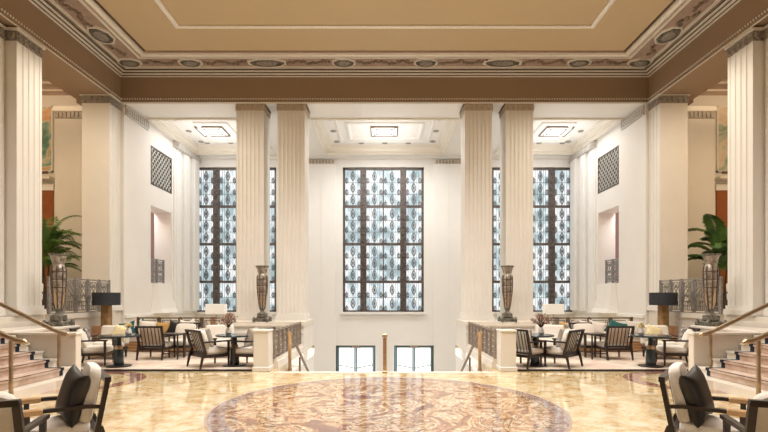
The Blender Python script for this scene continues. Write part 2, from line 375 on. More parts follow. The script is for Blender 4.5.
# doors
def make_door(n, cx):
    y = YB+.12; x0, x1, z1 = cx-.8, cx+.8, -.47
    fr = MB(); fr.box(x0, x0+.06, y-.08, y+.08, -2.72, z1); fr.box(x1-.06, x1, y-.08, y+.08, -2.72, z1); fr.box(x0, x1, y-.08, y+.08, z1-.03, z1)
    fr.box(x0-.0, x0+.0+.01, y-.1, y-.08, -2.72, z1)
    d = struct('door_%d' % n, fr, 'doorjamb')
    for sx in (-1, 1):
        lf = MB(); a, b = (cx-.73, cx-.01) if sx < 0 else (cx+.01, cx+.73)
        lf.box(a, a+.05, y-.04, y+.04, -2.7, z1-.04); lf.box(b-.05, b, y-.04, y+.04, -2.7, z1-.06); lf.box(a, b, y-.04, y+.04, z1-.09, z1-.04); lf.box(a, b, y-.04, y+.04, -2.7, -2.4)
        l = lf.build('door_leaf', 'doorgreen', d)
        MB().box(a+.06, b-.06, y-.008, y+.008, -2.42, z1-.08).build('door_glass', 'doorglass', l)
        h = MB(); h.tube([(a+.03, y-.09, -1.38 if sx > 0 else -1.25), ((a+b)/2, y-.10, -1.31), (b-.03, y-.09, -1.25 if sx > 0 else -1.38)], .02, 6)
        h.build('push_bar', 'doorgreen', l)
    MB().bevbox(cx-.2, cx+.2, y-.13, y-.04, z1-.09, z1-.0, .01).build('door_plate', 'bronze', d)
    p = MB()
    for i in range(4): p.box(cx-.15+i*.08, cx-.10+i*.08, y-.138, y-.13, z1-.07, z1-.03)
    p.build('door_plate_relief', 'iron', d)
make_door(1, -1.18); make_door(2, 1.18)
# bright vestibule wall behind the doors is sky daylight on plaster
struct('wall_vestibule', MB().box(-4, 4, 22.5, 22.7, -3, 0), 'white')

# side bay walls with grille, niche opening
NY0, NY1, NZ0, NZ1 = 15.67, 17.2, 1.96, 4.5
GZ0, GZ1 = 5.19, 6.46
for s in SIDES:
    m = MB(); a, b = s*XW, s*(XW+.62)
    m.box(a, b, 14.05, NY0, 0, 8.2); m.box(a, b, NY1, YB, 0, 8.2); m.box(a, b, NY0, NY1, 0, NZ0)
    m.box(a, b, NY0, NY1, NZ1, GZ0); m.box(a, b, NY0, NY1, GZ1, 8.2); m.box(s*(XW+.12), b, NY0, NY1, GZ0, GZ1)
    struct('wall_bay_'+side(s), m, 'wall')
    struct('wall_niche_'+side(s), MB().box(s*9.0, s*9.1, 15.65, 19.3, 1.0, 5), 'redwood')
    # pilaster strips on the side wall, near the window
    m = MB()
    for y0, y1, d in ((17.32, 17.92, .05), (18.02, 18.55, .12), (18.66, 19.3, .19)):
        m.box(s*(XW-d), s*XW, y0, y1, .97, 6.9); m.box(s*(XW-d-.02), s*(XW-d), y0+.12, y1-.12, .97, 6.9)
    struct('trim_pilaster_'+side(s), m, 'white')
    # wainscot cap along bay, and base
    m = MB(); m.box(s*XW, s*(XW-.06), 14.1, YB, .88, .97); m.box(s*XW, s*(XW-.04), 14.1, YB, 0, .2)
    struct('baseboard_bay_'+side(s), m, 'white')
    # capital band on bay wall
    m = MB(); m.box(s*XW, s*(XW-.05), 14.1, 15.45, 6.86, 7.14)
    y = 14.15
    while y < 15.35:
        m.box(s*(XW-.05), s*(XW-.085), y, y+.07, 6.9, 7.06); y += .12
    struct('trim_capital_'+side(s), m, 'capital_light')
    m = MB(); m.box(s*XW, s*(XW-.22), 17.3, YB-.02, 6.9, 7.12)
    y = 17.33
    while y < YB-.12:
        m.box(s*(XW-.22), s*(XW-.25), y, y+.06, 6.93, 7.07); y += .12
    struct('trim_pilaster_capital_'+side(s), m, 'capital_light')
# back wall pilasters beside centre window and frieze with small capitals
m = MB()
for s in SIDES:
    m.box(s*1.98, s*4.2, YB-.10, YB, -2.72, 6.86); m.box(s*2.55, s*2.57, YB-.115, YB-.1, .97, 6.86); m.box(s*3.1, s*3.13, YB-.115, YB-.1, .97, 6.86)
struct('trim_3', m, 'white')
m = MB(); m.box(-7.6, 7.6, YB-.16, YB-.0, 7.06, 7.2); struct('trim_4', m, 'white')
m = MB()
for s in SIDES:
    for k in range(9):
        x = s*(2.05+k*.13); m.box(x, x+s*.085, YB-.135, YB-.1, 6.86, 7.0); m.box(x+s*.02, x+s*.065, YB-.15, YB-.135, 6.88, 6.97)
struct('trim_5', m, 'capstone')

# bay ceiling, with three coffers
def ring_frame(m, x0, x1, y0, y1, prof):
    """sweep a profile [(inset, z)] round a rectangle"""
    rings = []
    for ins, z in prof: rings.append([(x0+ins, y0+ins, z), (x1-ins, y0+ins, z), (x1-ins, y1-ins, z), (x0+ins, y1-ins, z)])
    m.loft(rings, caps=False); return m
COF = [(-7.45, -4.35), (-2.31, 2.31), (4.35, 7.45)]; CY0, CY1 = 15.2, 18.85
m = MB(); xs = [-8.2]+[v for c in COF for v in c]+[8.2]
for i in range(0, len(xs), 2): m.box(xs[i], xs[i+1], 14.03, YB+.1, 7.15, 7.3)
for a, b in COF: m.box(a, b, 14.03, CY0, 7.15, 7.3); m.box(a, b, CY1, YB+.1, 7.15, 7.3)
ceil_b = struct('ceiling_bay', m, 'white')
m = MB()
for a, b in COF: m.box(a-.1, b+.1, CY0-.1, CY1+.1, 7.40, 7.50)
m.build('coffer_bed', 'white', ceil_b)
for i, (a, b) in enumerate(COF):
    m = MB(); ring_frame(m, a, b, CY0, CY1, [(-.05, 7.16), (-.05, 7.10), (.0, 7.09), (.04, 7.12), (.05, 7.18), (.10, 7.20), (.12, 7.25), (.17, 7.30), (.20, 7.31), (.21, 7.36), (.25, 7.37), (.26, 7.42)])
    m.build('coffer_crown', mat('coffer_crown_paint', (.84, .79, .70), .35, metal=.15) if i == 0 else bpy.data.materials['coffer_crown_paint'], ceil_b)
    m = MB(); ring_frame(m, a, b, CY0, CY1, [(.62, 7.41), (.62, 7.37), (.66, 7.355), (.70, 7.37), (.72, 7.41)])
    cx, cy = (a+b)/2, (CY0+CY1)/2
    ring_frame(m, a+.35, b-.35, CY0+.35, CY1-.35, [(.62, 7.41), (.63, 7.35), (.7, 7.33), (.76, 7.36), (.80, 7.41)])
    m.build('coffer_moulding', 'white', ceil_b)
    m = MB()
    for k in range(3):
        for (px, py) in ((a+.49, CY0+.7+k*1.15), (b-.49, CY0+.7+k*1.15)):
            m.lathe([(.01, 7.36), (.09, 7.37), (.12, 7.41)], (px, py, 0), 8)
    for (px, py) in ((cx, CY1-.49), (cx-.9, CY1-.49), (cx+.9, CY1-.49)): m.lathe([(.01, 7.36), (.09, 7.37), (.12, 7.41)], (px, py, 0), 8)
    m.build('coffer_rosettes', 'darksilver', ceil_b)
# ceiling light fixtures in coffers
proto = None
for i, x in enumerate((-6.11, -.02, 6.08)):
    if proto is None:
        proto = empty('ceiling_light', (x, 17.05, 7.37))
        fr = MB()
        for q in (-1, 1):
            fr.box(q*.46-.02, q*.46+.02, -.46, .46, -.02, .035); fr.box(-.46, .46, q*.46-.02, q*.46+.02, -.02, .035)
            fr.box(q*.27-.015, q*.27+.015, -.27, .27, -.02, 0); fr.box(-.27, .27, q*.27-.015, q*.27+.015, -.02, 0)
        for qx in (-1, 1):
            for qy in (-1, 1): fr.bar((qx*.46, qy*.46, -.01), (qx*.27, qy*.27, -.02), .02)
        fr.build('light_frame', 'bronze', proto)
        MB().box(-.45, .45, -.45, .45, 0, .02).build('diffuser', 'lightpanel', proto); o = proto
    else: o = copy_tree(proto)
    o.location = (x, 17.05, 7.37)
    tag(o, 'square lit ceiling fixture with dark frame in the %s coffer behind the columns' % ('left', 'middle', 'right')[i], 'ceiling light', 'square ceiling lights behind the columns')

# main ceiling, beams
m = MB(); m.box(-6.6, 6.6, -6, 12.98, 8.12, 8.3)
ceil = struct('ceiling', m, 'tan')
m = MB(); m.box(-9, 9, 12.9, 14.3, 8.09, 8.29); m.box(-9, -6.5, -6, 12.9, 8.09, 8.29); m.box(6.5, 9, -6, 12.9, 8.09, 8.29)
m.build('frieze_bed', 'rose', ceil)
# crown profile swept on three sides (U shape): rectangle extended behind the back wall
FX, FY = 7.7, 14.0
def u_frame(m, prof, x1=FX, y1=FY, i_scale=None):
    k = 1.16 if i_scale is None else i_scale
    rings = [[(-(x1-i*k), -6, z), (-(x1-i*k), y1-i, z), (x1-i*k, y1-i, z), (x1-i*k, -6, z)] for i, z in prof]
    m.loft(rings, closed=False); return m
m = u_frame(MB(), [(0, 7.91), (.03, 7.915), (.035, 7.94), (.05, 7.96), (.09, 7.965), (.10, 7.99), (.105, 8.01), (.15, 8.015), (.16, 8.05), (.16, 8.1)])
m.build('crown_moulding', 'silver', ceil)
m = MB()
for i_, z_ in ((.035, 7.938), (.10, 7.985), (.165, 8.04)): u_frame(m, [(i_, z_+.02), (i_-.004, z_-.004), (i_+.012, z_-.004), (i_+.012, z_+.02)])
m.build('crown_groove', 'line', ceil)
m = u_frame(MB(), [(.24, 8.095), (.24, 8.05), (.29, 8.045), (.30, 8.095)]); u_frame(m, [(.80, 8.095), (.80, 8.055), (.85, 8.05), (.86, 8.095)])
m.build('frieze_fillets', 'silver', ceil)
m = u_frame(MB(), [(.92, 8.1), (.92, 8.05), (.96, 8.03), (1.02, 8.04), (1.04, 8.08), (1.04, 8.13)])
m.build('inner_moulding', 'silver', ceil)
m = u_frame(MB(), [(1.05, 8.13), (1.05, 8.10), (1.09, 8.10), (1.09, 8.13)]); m.build('dark_fillet', 'line', ceil)
m = u_frame(MB(), [(2.22, 8.13), (2.22, 8.085), (2.27, 8.07), (2.32, 8.085), (2.32, 8.13)]); m.build('panel_moulding', 'silver', ceil)
# foliate relief in the frieze
m = MB(); rnd = random.Random(3)
def scroll(m, c, ax, per, L_):
    n = int(L_/.055)
    for k in range(n):
        t = (k+.5)/n*L_-L_/2; q = .07*math.sin(t*9)+rnd.uniform(-.06, .06)
        px, py = c[0]+ax[0]*t+per[0]*q, c[1]+ax[1]*t+per[1]*q
        r = .045+.03*rnd.random()
        m.lathe([(.006, 8.05), (r*.7, 8.06), (r, 8.1)], (px, py, 0), 6)
xc = [-7.15, -5.45, -3.3, -1.15, 1.15, 3.3, 5.45, 7.15]
for a, b in zip(xc[:-1], xc[1:]): scroll(m, ((a+b)/2, 13.45), (1, 0), (0, 1), b-a-.75)
ys = [13.45, 12.05, 9.9, 7.75, 5.6, 3.45, 1.3]
for s in SIDES:
    for a, b in zip(ys[:-1], ys[1:]): scroll(m, (s*7.15, (a+b)/2), (0, 1), (1, 0), a-b-.75)
m.build('foliate_relief', 'orn', ceil)
def medallion(x, y, lx, ly):
    m = MB()
    def oct_(k, z): return [(x+lx*k*math.cos((q+.5)*PI/4)*1.05, y+ly*k*math.sin((q+.5)*PI/4)*1.05, z) for q in range(8)]
    m.loft([oct_(1.12, 8.1), oct_(1.1, 8.045), oct_(1.0, 8.04), oct_(.98, 8.07)])
    f_ = m.build('medallion_rim', 'silver', ceil)
    m = MB()
    def el(k, z): return [(x+lx*k*math.cos(q*PI/10), y+ly*k*math.sin(q*PI/10), z) for q in range(20)]
    m.loft([el(.95, 8.07), el(.88, 8.03), el(.6, 8.05), el(.55, 8.035), el(.2, 8.02)])
    b_ = m.build('medallion_ring', 'medal', f_, True)
    m = MB(); m.loft([el(.60, 8.045), el(.56, 8.025), el(.3, 8.02), el(.05, 8.01)]); m.build('medallion_boss', 'darksilver', f_, True)
for i, x in enumerate(xc): medallion(x, 13.45, .50 if i in (2, 5) else .30, .2)
for s in SIDES:
    for i, y in enumerate(ys[1:]): medallion(s*7.12, y, .25, .36)
# beams
m = MB(); m.box(-9.0, 9.0, FY, 14.6, 7.17, 8.2); struct('trim_beam_back', m, 'brown')
for s in SIDES:
    m = MB(); m.box(s*FX, s*8.84, -6, FY, 7.17, 8.2); struct('trim_beam_'+side(s), m, 'brown')
m = MB()
m.box(-FX, FX, FY-.02, FY, 7.155, 7.18)
x = -FX+.05
while x < FX: m.lathe([(.004, -.025), (.019, -.012), (.019, .012), (.004, .025)], (x, FY-.02, 7.27), 5); x += .075
for s in SIDES:
    y = 4.0
    m.box(s*FX, s*(FX-.02), -6, FY, 7.155, 7.18)
    while y < FY: m.lathe([(.004, -.025), (.019, -.012), (.019, .012), (.004, .025)], (s*(FX-.02), y, 7.27), 5); y += .075
struct('trim_beading', m, 'silver')

# galleries
for s in SIDES:
    m = MB(); m.box(s*7.72, s*XG, -6, YG, 0, ZG); m.box(s*7.66, s*7.72, 8.7, 13.5, 0, ZG-.12); m.box(s*7.6, s*7.72, 10.9, 13.5, ZG-.12, ZG+.0)
    struct('floor_gallery_'+side(s), m, 'stone')
    m = MB(); m.box(s*(XG), s*(XG+.2), -6, YG+.2, ZG, 9.4); struct('wall_gallery_side_'+side(s), m, 'cream')
    m = MB(); m.box(s*8.3, s*XG, YG, YG+.04, ZG, 9.4); struct('wall_gallery_end_'+side(s), m, 'cream')
    m = MB(); m.box(s*8.84, s*XG, -6, YG+.2, 8.9, 9.0); m.box(s*8.84, s*8.9, -6, YG, 8.2, 8.95); struct('ceiling_gallery_'+side(s), m, 'brown')
    m = MB(); m.box(s*8.9, s*XG, YG-.5, YG, 8.35, 8.9); m.box(s*8.9, s*XG, YG-.35, YG, 8.15, 8.35); m.box(s*8.9, s*XG, YG-.22, YG, 8.05, 8.15)
    struct('trim_gallery_cornice_'+side(s), m, 'rose')
    m = MB(); m.box(s*8.9, s*XG, YG-.54, YG-.5, 8.6, 8.66); m.box(s*8.9, s*XG, YG-.39, YG-.35, 8.28, 8.34); m.box(s*8.9, s*XG, YG-.26, YG-.22, 8.1, 8.14)
    struct('trim_gallery_fillet_'+side(s), m, 'silver')
    # pilaster on the gallery end wall with capital
    p = empty('gallery_pilaster', (s*9.95, YG-.11, ZG)); tag(p, 'plain peach pilaster on the %s gallery wall beside the painting' % side(s), 'pilaster', 'gallery pilasters')
    MB().box(-.62, .62, -.11, .11, 0, 6.35).build('shaft', 'cream', p)
    q = MB(); q.box(-.66, .66, -.16, -.11, 6.35, 6.5); q.build('cap', 'white', p)
    q = MB(); q.box(-.6*1, .6, -.14, -.11, 6.12, 6.35)
    for k in range(9): q.box(-.58+k*.13, -.49+k*.13, -.165, -.14, 6.15, 6.31)
    q.build('relief_band', 'darksilver', p)
    # russet door and ledge
    m = MB(); m.box(s*10.75, s*12.9, YG-.06, YG, ZG, 4.95); d = struct('door_%d' % (3 if s < 0 else 4), m, 'redwood')
    MB().box(s*10.72, s*12.95, YG-.09, YG-.01, 4.95, 5.15).build('door_head', 'white', d)
    m = MB(); m.box(s*10.7, s*12.95, YG-.3, YG, 5.28, 5.36); struct('trim_ledge_'+side(s), m, 'stone')
    pt = empty('painting', (s*11.85, YG-.03, 5.55)); tag(pt, 'tall faded painting of green and %s foliage high on the %s gallery wall' % ('orange' if s < 0 else 'rose', side(s)), 'painting', 'gallery paintings')
    MB().box(-1.05, 1.05, -.02, .02, .04, 2.1).build('canvas', 'mural' if s < 0 else 'mural2', pt)
    q = MB(); q.box(-1.09, 1.09, -.03, .02, 0, .04); q.box(-1.09, 1.09, -.03, .02, 2.1, 2.14); q.box(-1.09, -1.05, -.03, .02, 0, 2.14); q.box(1.05, 1.09, -.03, .02, 0, 2.14)
    q.build('frame', 'cream', pt)
    lt = empty('picture_light', (s*11.1, YG-.15, 5.36)); tag(lt, 'small dark picture light on the ledge under the %s gallery painting' % side(s), 'lamp', 'picture lights')
    MB().tube([(-.3, -.1, .12), (.3, -.1, .12)], .045, 8).build('lamp_tube', 'bronze', lt); MB().box(-.03, .03, -.12, -.08, 0, .1).build('foot', 'bronze', lt)
# wall behind the camera
m = MB(); m.box(-13.4, 13.4, -6.2, -6, 0, 9.4); struct('wall_front', m, 'oak')

# ------------------------------------------------------------------ columns
def fluted(x0, x1, y0, y1, nx, ny, g=.02, faces='FLR'):
    """footprint polygon (counter-clockwise) with shallow flutes"""
    def run(p, q, n, nrm, on):
        out = [p]
        if not on or n == 0: return out
        L_ = math.dist(p, q); dx, dy = (q[0]-p[0])/L_, (q[1]-p[1])/L_
        mg = L_*.06; step = (L_-2*mg)/n
        for k in range(n):
            a = mg+k*step+step*.10; b = mg+(k+1)*step-step*.10
            for t, d in ((a, 0), (a+(b-a)*.12, g*.8), (a+(b-a)*.5, g), (b-(b-a)*.12, g*.8), (b, 0)):
                out.append((p[0]+dx*t-nrm[0]*d, p[1]+dy*t-nrm[1]*d))
        return out
    return (run((x0, y0), (x1, y0), nx, (0, -1), 'F' in faces)+run((x1, y0), (x1, y1), ny, (1, 0), 'R' in faces)
            + run((x1, y1), (x0, y1), nx, (0, 1), 'B' in faces)+run((x0, y1), (x0, y0), ny, (-1, 0), 'L' in faces))
def capital(m, x0, x1, y0, y1, z0, z1, step=.16, pr=.03):
    m.box(x0-.01, x1+.01, y0-.01, y1+.01, z0, z1-.05)
    def palm(cx, cy, dx, dy):
        w_ = step*.40; h0, h1 = z0+.02, z1-.07
        vs = []
        prof = [(-w_*.45, h0), (w_*.45, h0), (w_, h0+(h1-h0)*.6), (w_*.7, h1-.01), (0, h1), (-w_*.7, h1-.01), (-w_, h0+(h1-h0)*.6)]
        nx, ny = dy, -dx
        m.loft([[(cx+dx*a, cy+dy*a, z) for a, z in prof], [(cx+dx*a*.7+nx*pr, cy+dy*a*.7+ny*pr, z0+(z-z0)*.9) for a, z in prof]])
    n = max(2, round((x1-x0)/step))
    for k in range(n):
        x = x0+(k+.5)*(x1-x0)/n; palm(x, y0-.01, 1, 0)
    n = max(2, round((y1-y0)/step))
    for k in range(n):
        y = y0+(k+.5)*(y1-y0)/n; palm(x1+.01, y, 0, 1); palm(x0-.01, y, 0, -1)
    return m
def column(name, x0, x1, y0, y1, z0, z1, nx, ny, label, group, capmat, faces='FLR', mt='cream', caph=.26):
    cx, cy = (x0+x1)/2, (y0+y1)/2
    c = empty(name, (cx, cy, z0)); tag(c, label, 'column', group)
    T = Matrix.Translation((-cx, -cy, -z0))
    MB(T).prism(fluted(x0, x1, y0, y1, nx, ny, .016, faces), z0+.2, z1-caph).build('shaft', mt, c)
    b = MB(T); b.box(x0-.06, x1+.06, y0-.06, y1+.06, z0, z0+.12); b.box(x0-.03, x1+.03, y0-.03, y1+.03, z0+.12, z0+.2); b.build('base', 'cream', c)
    capital(MB(T), x0, x1, y0, y1, z1-caph, z1).build('capital', capmat, c)
    MB(T).box(x0-.05, x1+.05, y0-.05, y1+.05, z1-.05, z1).build('abacus', 'silver' if capmat != 'cream' else 'cream', c)
    return c
for s in SIDES:
    a = sorted((s*4.345, s*3.54)); column('fluted_column', a[0], a[1], 14.05, 14.75, .82, 7.2, 6, 4, 'tall cream fluted square column, %s-hand pair, the one on the outer side' % side(s), 'paired fluted columns', 'capstone', caph=.24)
    a = sorted((s*3.14, s*2.34)); column('fluted_column', a[0], a[1], 14.05, 14.75, .82, 7.2, 6, 4, 'tall cream fluted square column, %s-hand pair, the one nearer the middle window' % side(s), 'paired fluted columns', 'capstone', caph=.24)
    a = sorted((s*7.72, s*8.50)); column('corner_pillar', a[0], a[1], 13.47, 14.04, 1.1 if 0 else 1.11, 7.2, 0, 3, 'plain-faced cream corner pillar with dark capital beyond the palm, on the %s' % side(s), 'corner pillars', 'darksilver', 'LR')
    a = sorted((s*7.70, s*8.05)); column('gallery_pier', a[0], a[1], 10.04, 10.78, 1.11, 7.12, 0, 4, 'narrow fluted pier facing the hall on the %s, nearer the camera' % side(s), 'gallery piers', 'darksilver')
    a = sorted((s*7.93, s*9.0)); column('gallery_pier', a[0], a[1], 8.0, 10.00, 1.11, 7.12, 4, 8, 'broad fluted pier at the extreme %s edge beside the narrower one' % side(s), 'gallery piers', 'darksilver')
# plinths the paired columns and urns stand on
for s in SIDES:
    p = empty('column_plinth', (s*3.3, 14.0, 0)); tag(p, 'long low cream plinth under the %s pair of columns' % side(s), 'plinth', 'column plinths')
    a, b = sorted((s*4.55-s*3.3, s*SX-s*3.3+s*.02))
    MB().box(a, b, -.85, .9, 0, .70).build('plinth_body', 'cream', p)
    q = MB(); q.box(a-.02, b+.02, -.91, .95, .70, .75); q.box(a-.02, b+.02, -.88, .92, .75, .82); q.build('coping', 'stone', p)
    q = MB(); q.box(a, b, -.88, -.85, .5, .54); q.box(a, b, -.89, -.85, 0, .15); q.build('moulding', 'cream', p)

# ------------------------------------------------------------------ iron fences and balustrades
def iron_panel(m, P, ux, W, H, style='scroll', r=.012, m2=None):
    ux = Vector(ux); P = Vector(P); uz = Vector((0, 0, 1)); nn = ux.cross(uz); m0 = m
    def q(a, b): return P+ux*a+uz*b
    def bar(a, b, c, d, t=r*2): m.bar(q(a, b), q(c, d), t, t, up=tuple(nn))
    bar(0, 0, W, 0, .035); bar(0, H, W, H, .035)
    bar(.02, 0, .02, H, .03); bar(W-.02, 0, W-.02, H, .03)
    def circ(a, b, ra, rb, t=r):
        m.tube([q(a+ra*math.cos(k*PI/6), b+rb*math.sin(k*PI/6)) for k in range(12)], t, 4, closed=True)
    def spiral(a, b, R_, sx, sy):
        m.tube([q(a+sx*R_*(1-k/14)*math.cos(k*.62), b+sy*R_*(1-k/14)*math.sin(k*.62)) for k in range(12)], r, 4)
    if style == 'scroll':
        i = .06; bar(i, i, W-i, i); bar(i, H-i, W-i, H-i); bar(i, i, i, H-i); bar(W-i, i, W-i, H-i)
        bar(i, H*.34, W-i, H*.34); bar(i, H*.2, W-i, H*.2); bar(W/2, H*.06, W/2, H*.34)
        m = m2 or m
        c = H*.65
        for a in (-1, 1):
            for b in (-1, 0, 1): circ(W/2+a*W*.17, c+b*H*.17, W*.12, H*.075, .009)
            for b in (-1, 1): spiral(W/2, c+b*H*.14, W*.12, a, b)
            bar(W/2+a*W*.34, H*.40, W/2, c, .014); bar(W/2+a*W*.34, H*.90, W/2, c, .014)
            bar(W/2+a*W*.18, H*.08, W/2+a*W*.18, H*.34, .014)
    elif style == 'x':
        i = .07; bar(i, H-i, W-i, H-i, .02); bar(i, i, i, H-i, .02); bar(W-i, i, W-i, H-i, .02); bar(i, i, W-i, i, .02)
        for sx in (-1, 1):
            spiral(W/2+sx*W*.2, H*.72, W*.13, sx, 1); spiral(W/2+sx*W*.2, H*.40, W*.13, sx, -1)
            bar(W/2, H*.2, W/2+sx*W*.3, H*.9, .018)
        circ(W/2, H*.72, W*.07, H*.08)
    else:
        bar(W*.24, 0, W*.24, H, .018); bar(W*.76, 0, W*.76, H, .018)
        for j in range(5):
            c = H*(j+.5)/5; circ(W*.5, c, W*.12, H*.08, .010)
        bar(W*.24, H*.88, W*.76, H*.88, .014); bar(W*.24, H*.12, W*.76, H*.12, .014)
    return m0
def fence(name, label, group, P, Q, n, H, z, style, mt, r=.012, postw=.045, endpost=True, cat='railing'):
    P = Vector((*P, z)); Q = Vector((*Q, z)); L_ = (Q-P).length; u = (Q-P)/L_; W = L_/n
    root = empty(name, P); tag(root, label, cat, group)
    for k in range(n): m2 = MB(); pn = iron_panel(MB(), u*(k*W+postw/2), u, W-postw, H, style, r, m2).build('panel', mt, root); m2.v and m2.build('scrollwork', 'darkiron', pn)
    for k in range(n+1):
        c = u*(k*W); MB().box(c.x-postw/2, c.x+postw/2, c.y-postw/2, c.y+postw/2, 0, H+.03).build('post', mt, root)
    return root
for s in SIDES:
    fence('gallery_railing', 'silver ironwork railing of scrolled panels along the %s gallery edge' % side(s), 'gallery railings', (s*7.68, 10.96), (s*7.68, 13.38), 5, .83, ZG+.01, 'scroll', 'railsilver', .013)
    fence('lounge_railing', 'dark framed ironwork railing behind the %s lounge banquette' % side(s), 'lounge railings', (s*7.05, 13.7), (s*4.62, 13.7), 4, .90, 0, 'x', 'bronze', .014)
    fence('niche_railing', 'black and white iron railing in the opening high in the %s bay wall' % side(s), 'niche railings', (s*(XW+.08), NY0+.06), (s*(XW+.08), NY1-.45), 2, .8, NZ0, 'scroll', 'railsilver', .014)
    fence('stair_balustrade', 'dark bronze balustrade along the %s side of the descending stair' % side(s), 'stair balustrades', (s*2.30, 9.99), (s*2.30, 13.06), 7, .58, .22, 'dense', 'balbronze', .014)
    k = MB(); k.box(-.13, .13, 0, 3.15, 0, .16); k.box(-.10, .10, 0, 3.15, .16, .22)
    k = k.build('balustrade_curb', 'stone'); k.location = (s*2.35, 9.98, 0); tag(k, 'pale stone curb under the bronze balustrade on the %s of the stair' % side(s), 'curb', 'balustrade curbs')
    # newel block
    nb = empty('newel_block', (s*2.48, 9.8, 0)); tag(nb, 'plain cream stone newel block at the %s corner of the descending stair' % side(s), 'newel', 'stone newel blocks')
    MB().bevbox(-.155, .155, -.18, .16, .1, .80, .008).build('body', 'cream', nb); MB().bevbox(-.17, .17, -.195, .175, .80, .84, .01).build('cap', 'stone', nb); MB().bevbox(-.175, .175, -.2, .175, 0, .1, .01).build('base', 'cream', nb)
# grille, lattice
for s in SIDES:
    g = empty('wall_grille', (s*(XW+.02), (NY0+NY1)/2, GZ0)); tag(g, 'dark diagonal lattice grille set high in the %s bay wall' % side(s), 'grille', 'lattice wall grilles')
    W, H = NY1-NY0, GZ1-GZ0
    q = MB(); q.box(-.03, .03, -W/2, W/2, 0, .05); q.box(-.03, .03, -W/2, W/2, H-.05, H); q.box(-.03, .03, -W/2, -W/2+.05, 0, H); q.box(-.03, .03, W/2-.05, W/2, 0, H); q.build('grille_frame', 'winframe', g)
    q = MB(); stp = .21
    t = -H
    while t < W:
        for d in (1, -1):
            a0, a1 = max(t, 0), min(t+H, W)
            if a1 > a0:
                p0, p1 = (a0, a0-t), (a1, a1-t)
                if d < 0: p0, p1 = (p0[0], H-p0[1]), (p1[0], H-p1[1])
                q.bar((0.01*d, p0[0]-W/2, p0[1]), (.01*d, p1[0]-W/2, p1[1]), .034, .02, up=(1, 0, 0))
        t += stp
    q.build('lattice', 'iron', g)
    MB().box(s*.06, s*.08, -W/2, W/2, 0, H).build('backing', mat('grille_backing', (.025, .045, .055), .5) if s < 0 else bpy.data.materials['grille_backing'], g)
    # flared balcony base below the opening
    q = MB(); rings = []
    for k in range(8):
        t = k/7; z = .97+(NZ0-.97)*t; d = .34-.22*t**.5; h = .60+.16*(1-t)**2
        rings.append([(0, -h, z), (-s*d, -h*.8, z), (-s*d*1.1, 0, z), (-s*d, h*.8, z), (0, h, z)])
    q.loft(rings)
    o = q.build('balcony_base', 'wall'); o.location = (s*(XW-.005), 16.4, 0); tag(o, 'white flared base below the railed opening in the %s bay wall' % side(s), 'balcony base', 'flared balcony bases')

# ------------------------------------------------------------------ floor mosaic
def disc(r0, r1, z, n=96):
    m = MB(); inn = [(r0*math.cos(2*PI*k/n), r0*math.sin(2*PI*k/n), z) for k in range(n)]; out = [(r1*math.cos(2*PI*k/n), r1*math.sin(2*PI*k/n), z) for k in range(n)]
    if r0 == 0: m._add([(x, y, z) for x, y, _ in out], [tuple(range(n))])
    else: m.loft([inn, out], caps=False)
    m2 = m; return m2
mo = empty('floor_mosaic', (.04, 6.6, 0)); tag(mo, 'large round multicoloured stone mosaic set into the middle of the floor', 'mosaic')
disc(0, 2.13, .003).build('mosaic_field', 'mosaic', mo)
disc(2.13, 2.145, .0035).build('inner_line', 'mosaicband', mo)
disc(2.145, 2.335, .003).build('border_band', 'mosaicband', mo)
disc(2.335, 2.365, .0035).build('outer_line', 'rose', mo)

for s in SIDES:
    o = disc(.85, 1.12, .002); struct('trim_inlay_'+side(s), o, m_mosaic('rose_marble_inlay', [(.38, (.30, .12, .09)), (.55, (.48, .24, .18)), (.65, (.60, .40, .32))], 3) if s < 0 else bpy.data.materials['rose_marble_inlay']).location = (s*5.5, 8.55, 0)
# ------------------------------------------------------------------ side stairs
def side_stairs(s):
    root = empty('gallery_staircase', (s*5.46, 7.0, 0)); tag(root, 'carpeted marble steps rising to the gallery on the %s' % side(s), 'staircase', 'gallery staircases')
    # local +X is up the stair (outwards) -> multiply by s
    N = 8; rise = .1375; run = .25; y0, y1 = -2.6, 1.50
    for k in range(N):
        xa = .07+run*(k-0)-.25*0; x0 = .10+run*(k-1); x1 = 2.24
        z1 = rise*(k+1)-(.001 if k == N-1 else 0)
        q = MB()
        if k == 0:
            pts = [(-.12, y0), (-.12, y1-.7)]
            for a in range(0, 7): t = a/6*PI/2; pts.append((-.12-.26*math.sin(t), y1-.7+.7*(1-math.cos(t))*.5+.35*a/6))
            pts += [(-.36, y1+.0), (-.2, y1+.03), (x1, y1+.03), (x1, y0)]
            q.prism([(s*a, b) for a, b in pts], 0, z1)
        else:
            q.box(s*x0, s*min(x1, x0+run+.03 if k < N-1 else x1), y0, y1, z1-rise-.0, z1-.03)
            q.box(s*(x0-.025), s*min(x1, x0+run+.02 if k < N-1 else x1), y0, y1, z1-.03, z1)
        st = q.build('step', 'stone', root)
        if k > 0:
            c = MB(); cy0, cy1 = y0+.15, y1-.32; xn = s*(x0-.03); zt = z1+.006
            c.box(s*(x0-.034), s*(x0+run-.02), cy0, cy1, z1, z1+.01); c.box(s*(x0-.034), s*(x0-.024), cy0, cy1, z1-.03, z1+.01); c.box(s*(x0-.012), s*(x0-.002), cy0, cy1, z1-rise+.01, z1-.03)
            cp = c.build('carpet', 'runner', st)
            c = MB(); c.box(s*(x0-.036), s*(x0+run-.02), cy1, cy1+.09, z1, z1+.012); c.box(s*(x0-.036), s*(x0-.024), cy1, cy1+.09, z1-.035, z1+.012); c.box(s*(x0-.014), s*(x0-.002), cy1, cy1+.09, z1-rise+.012, z1-.03)
            c.build('carpet_border', 'navytrim', cp)
    return root
for s in SIDES: side_stairs(s)
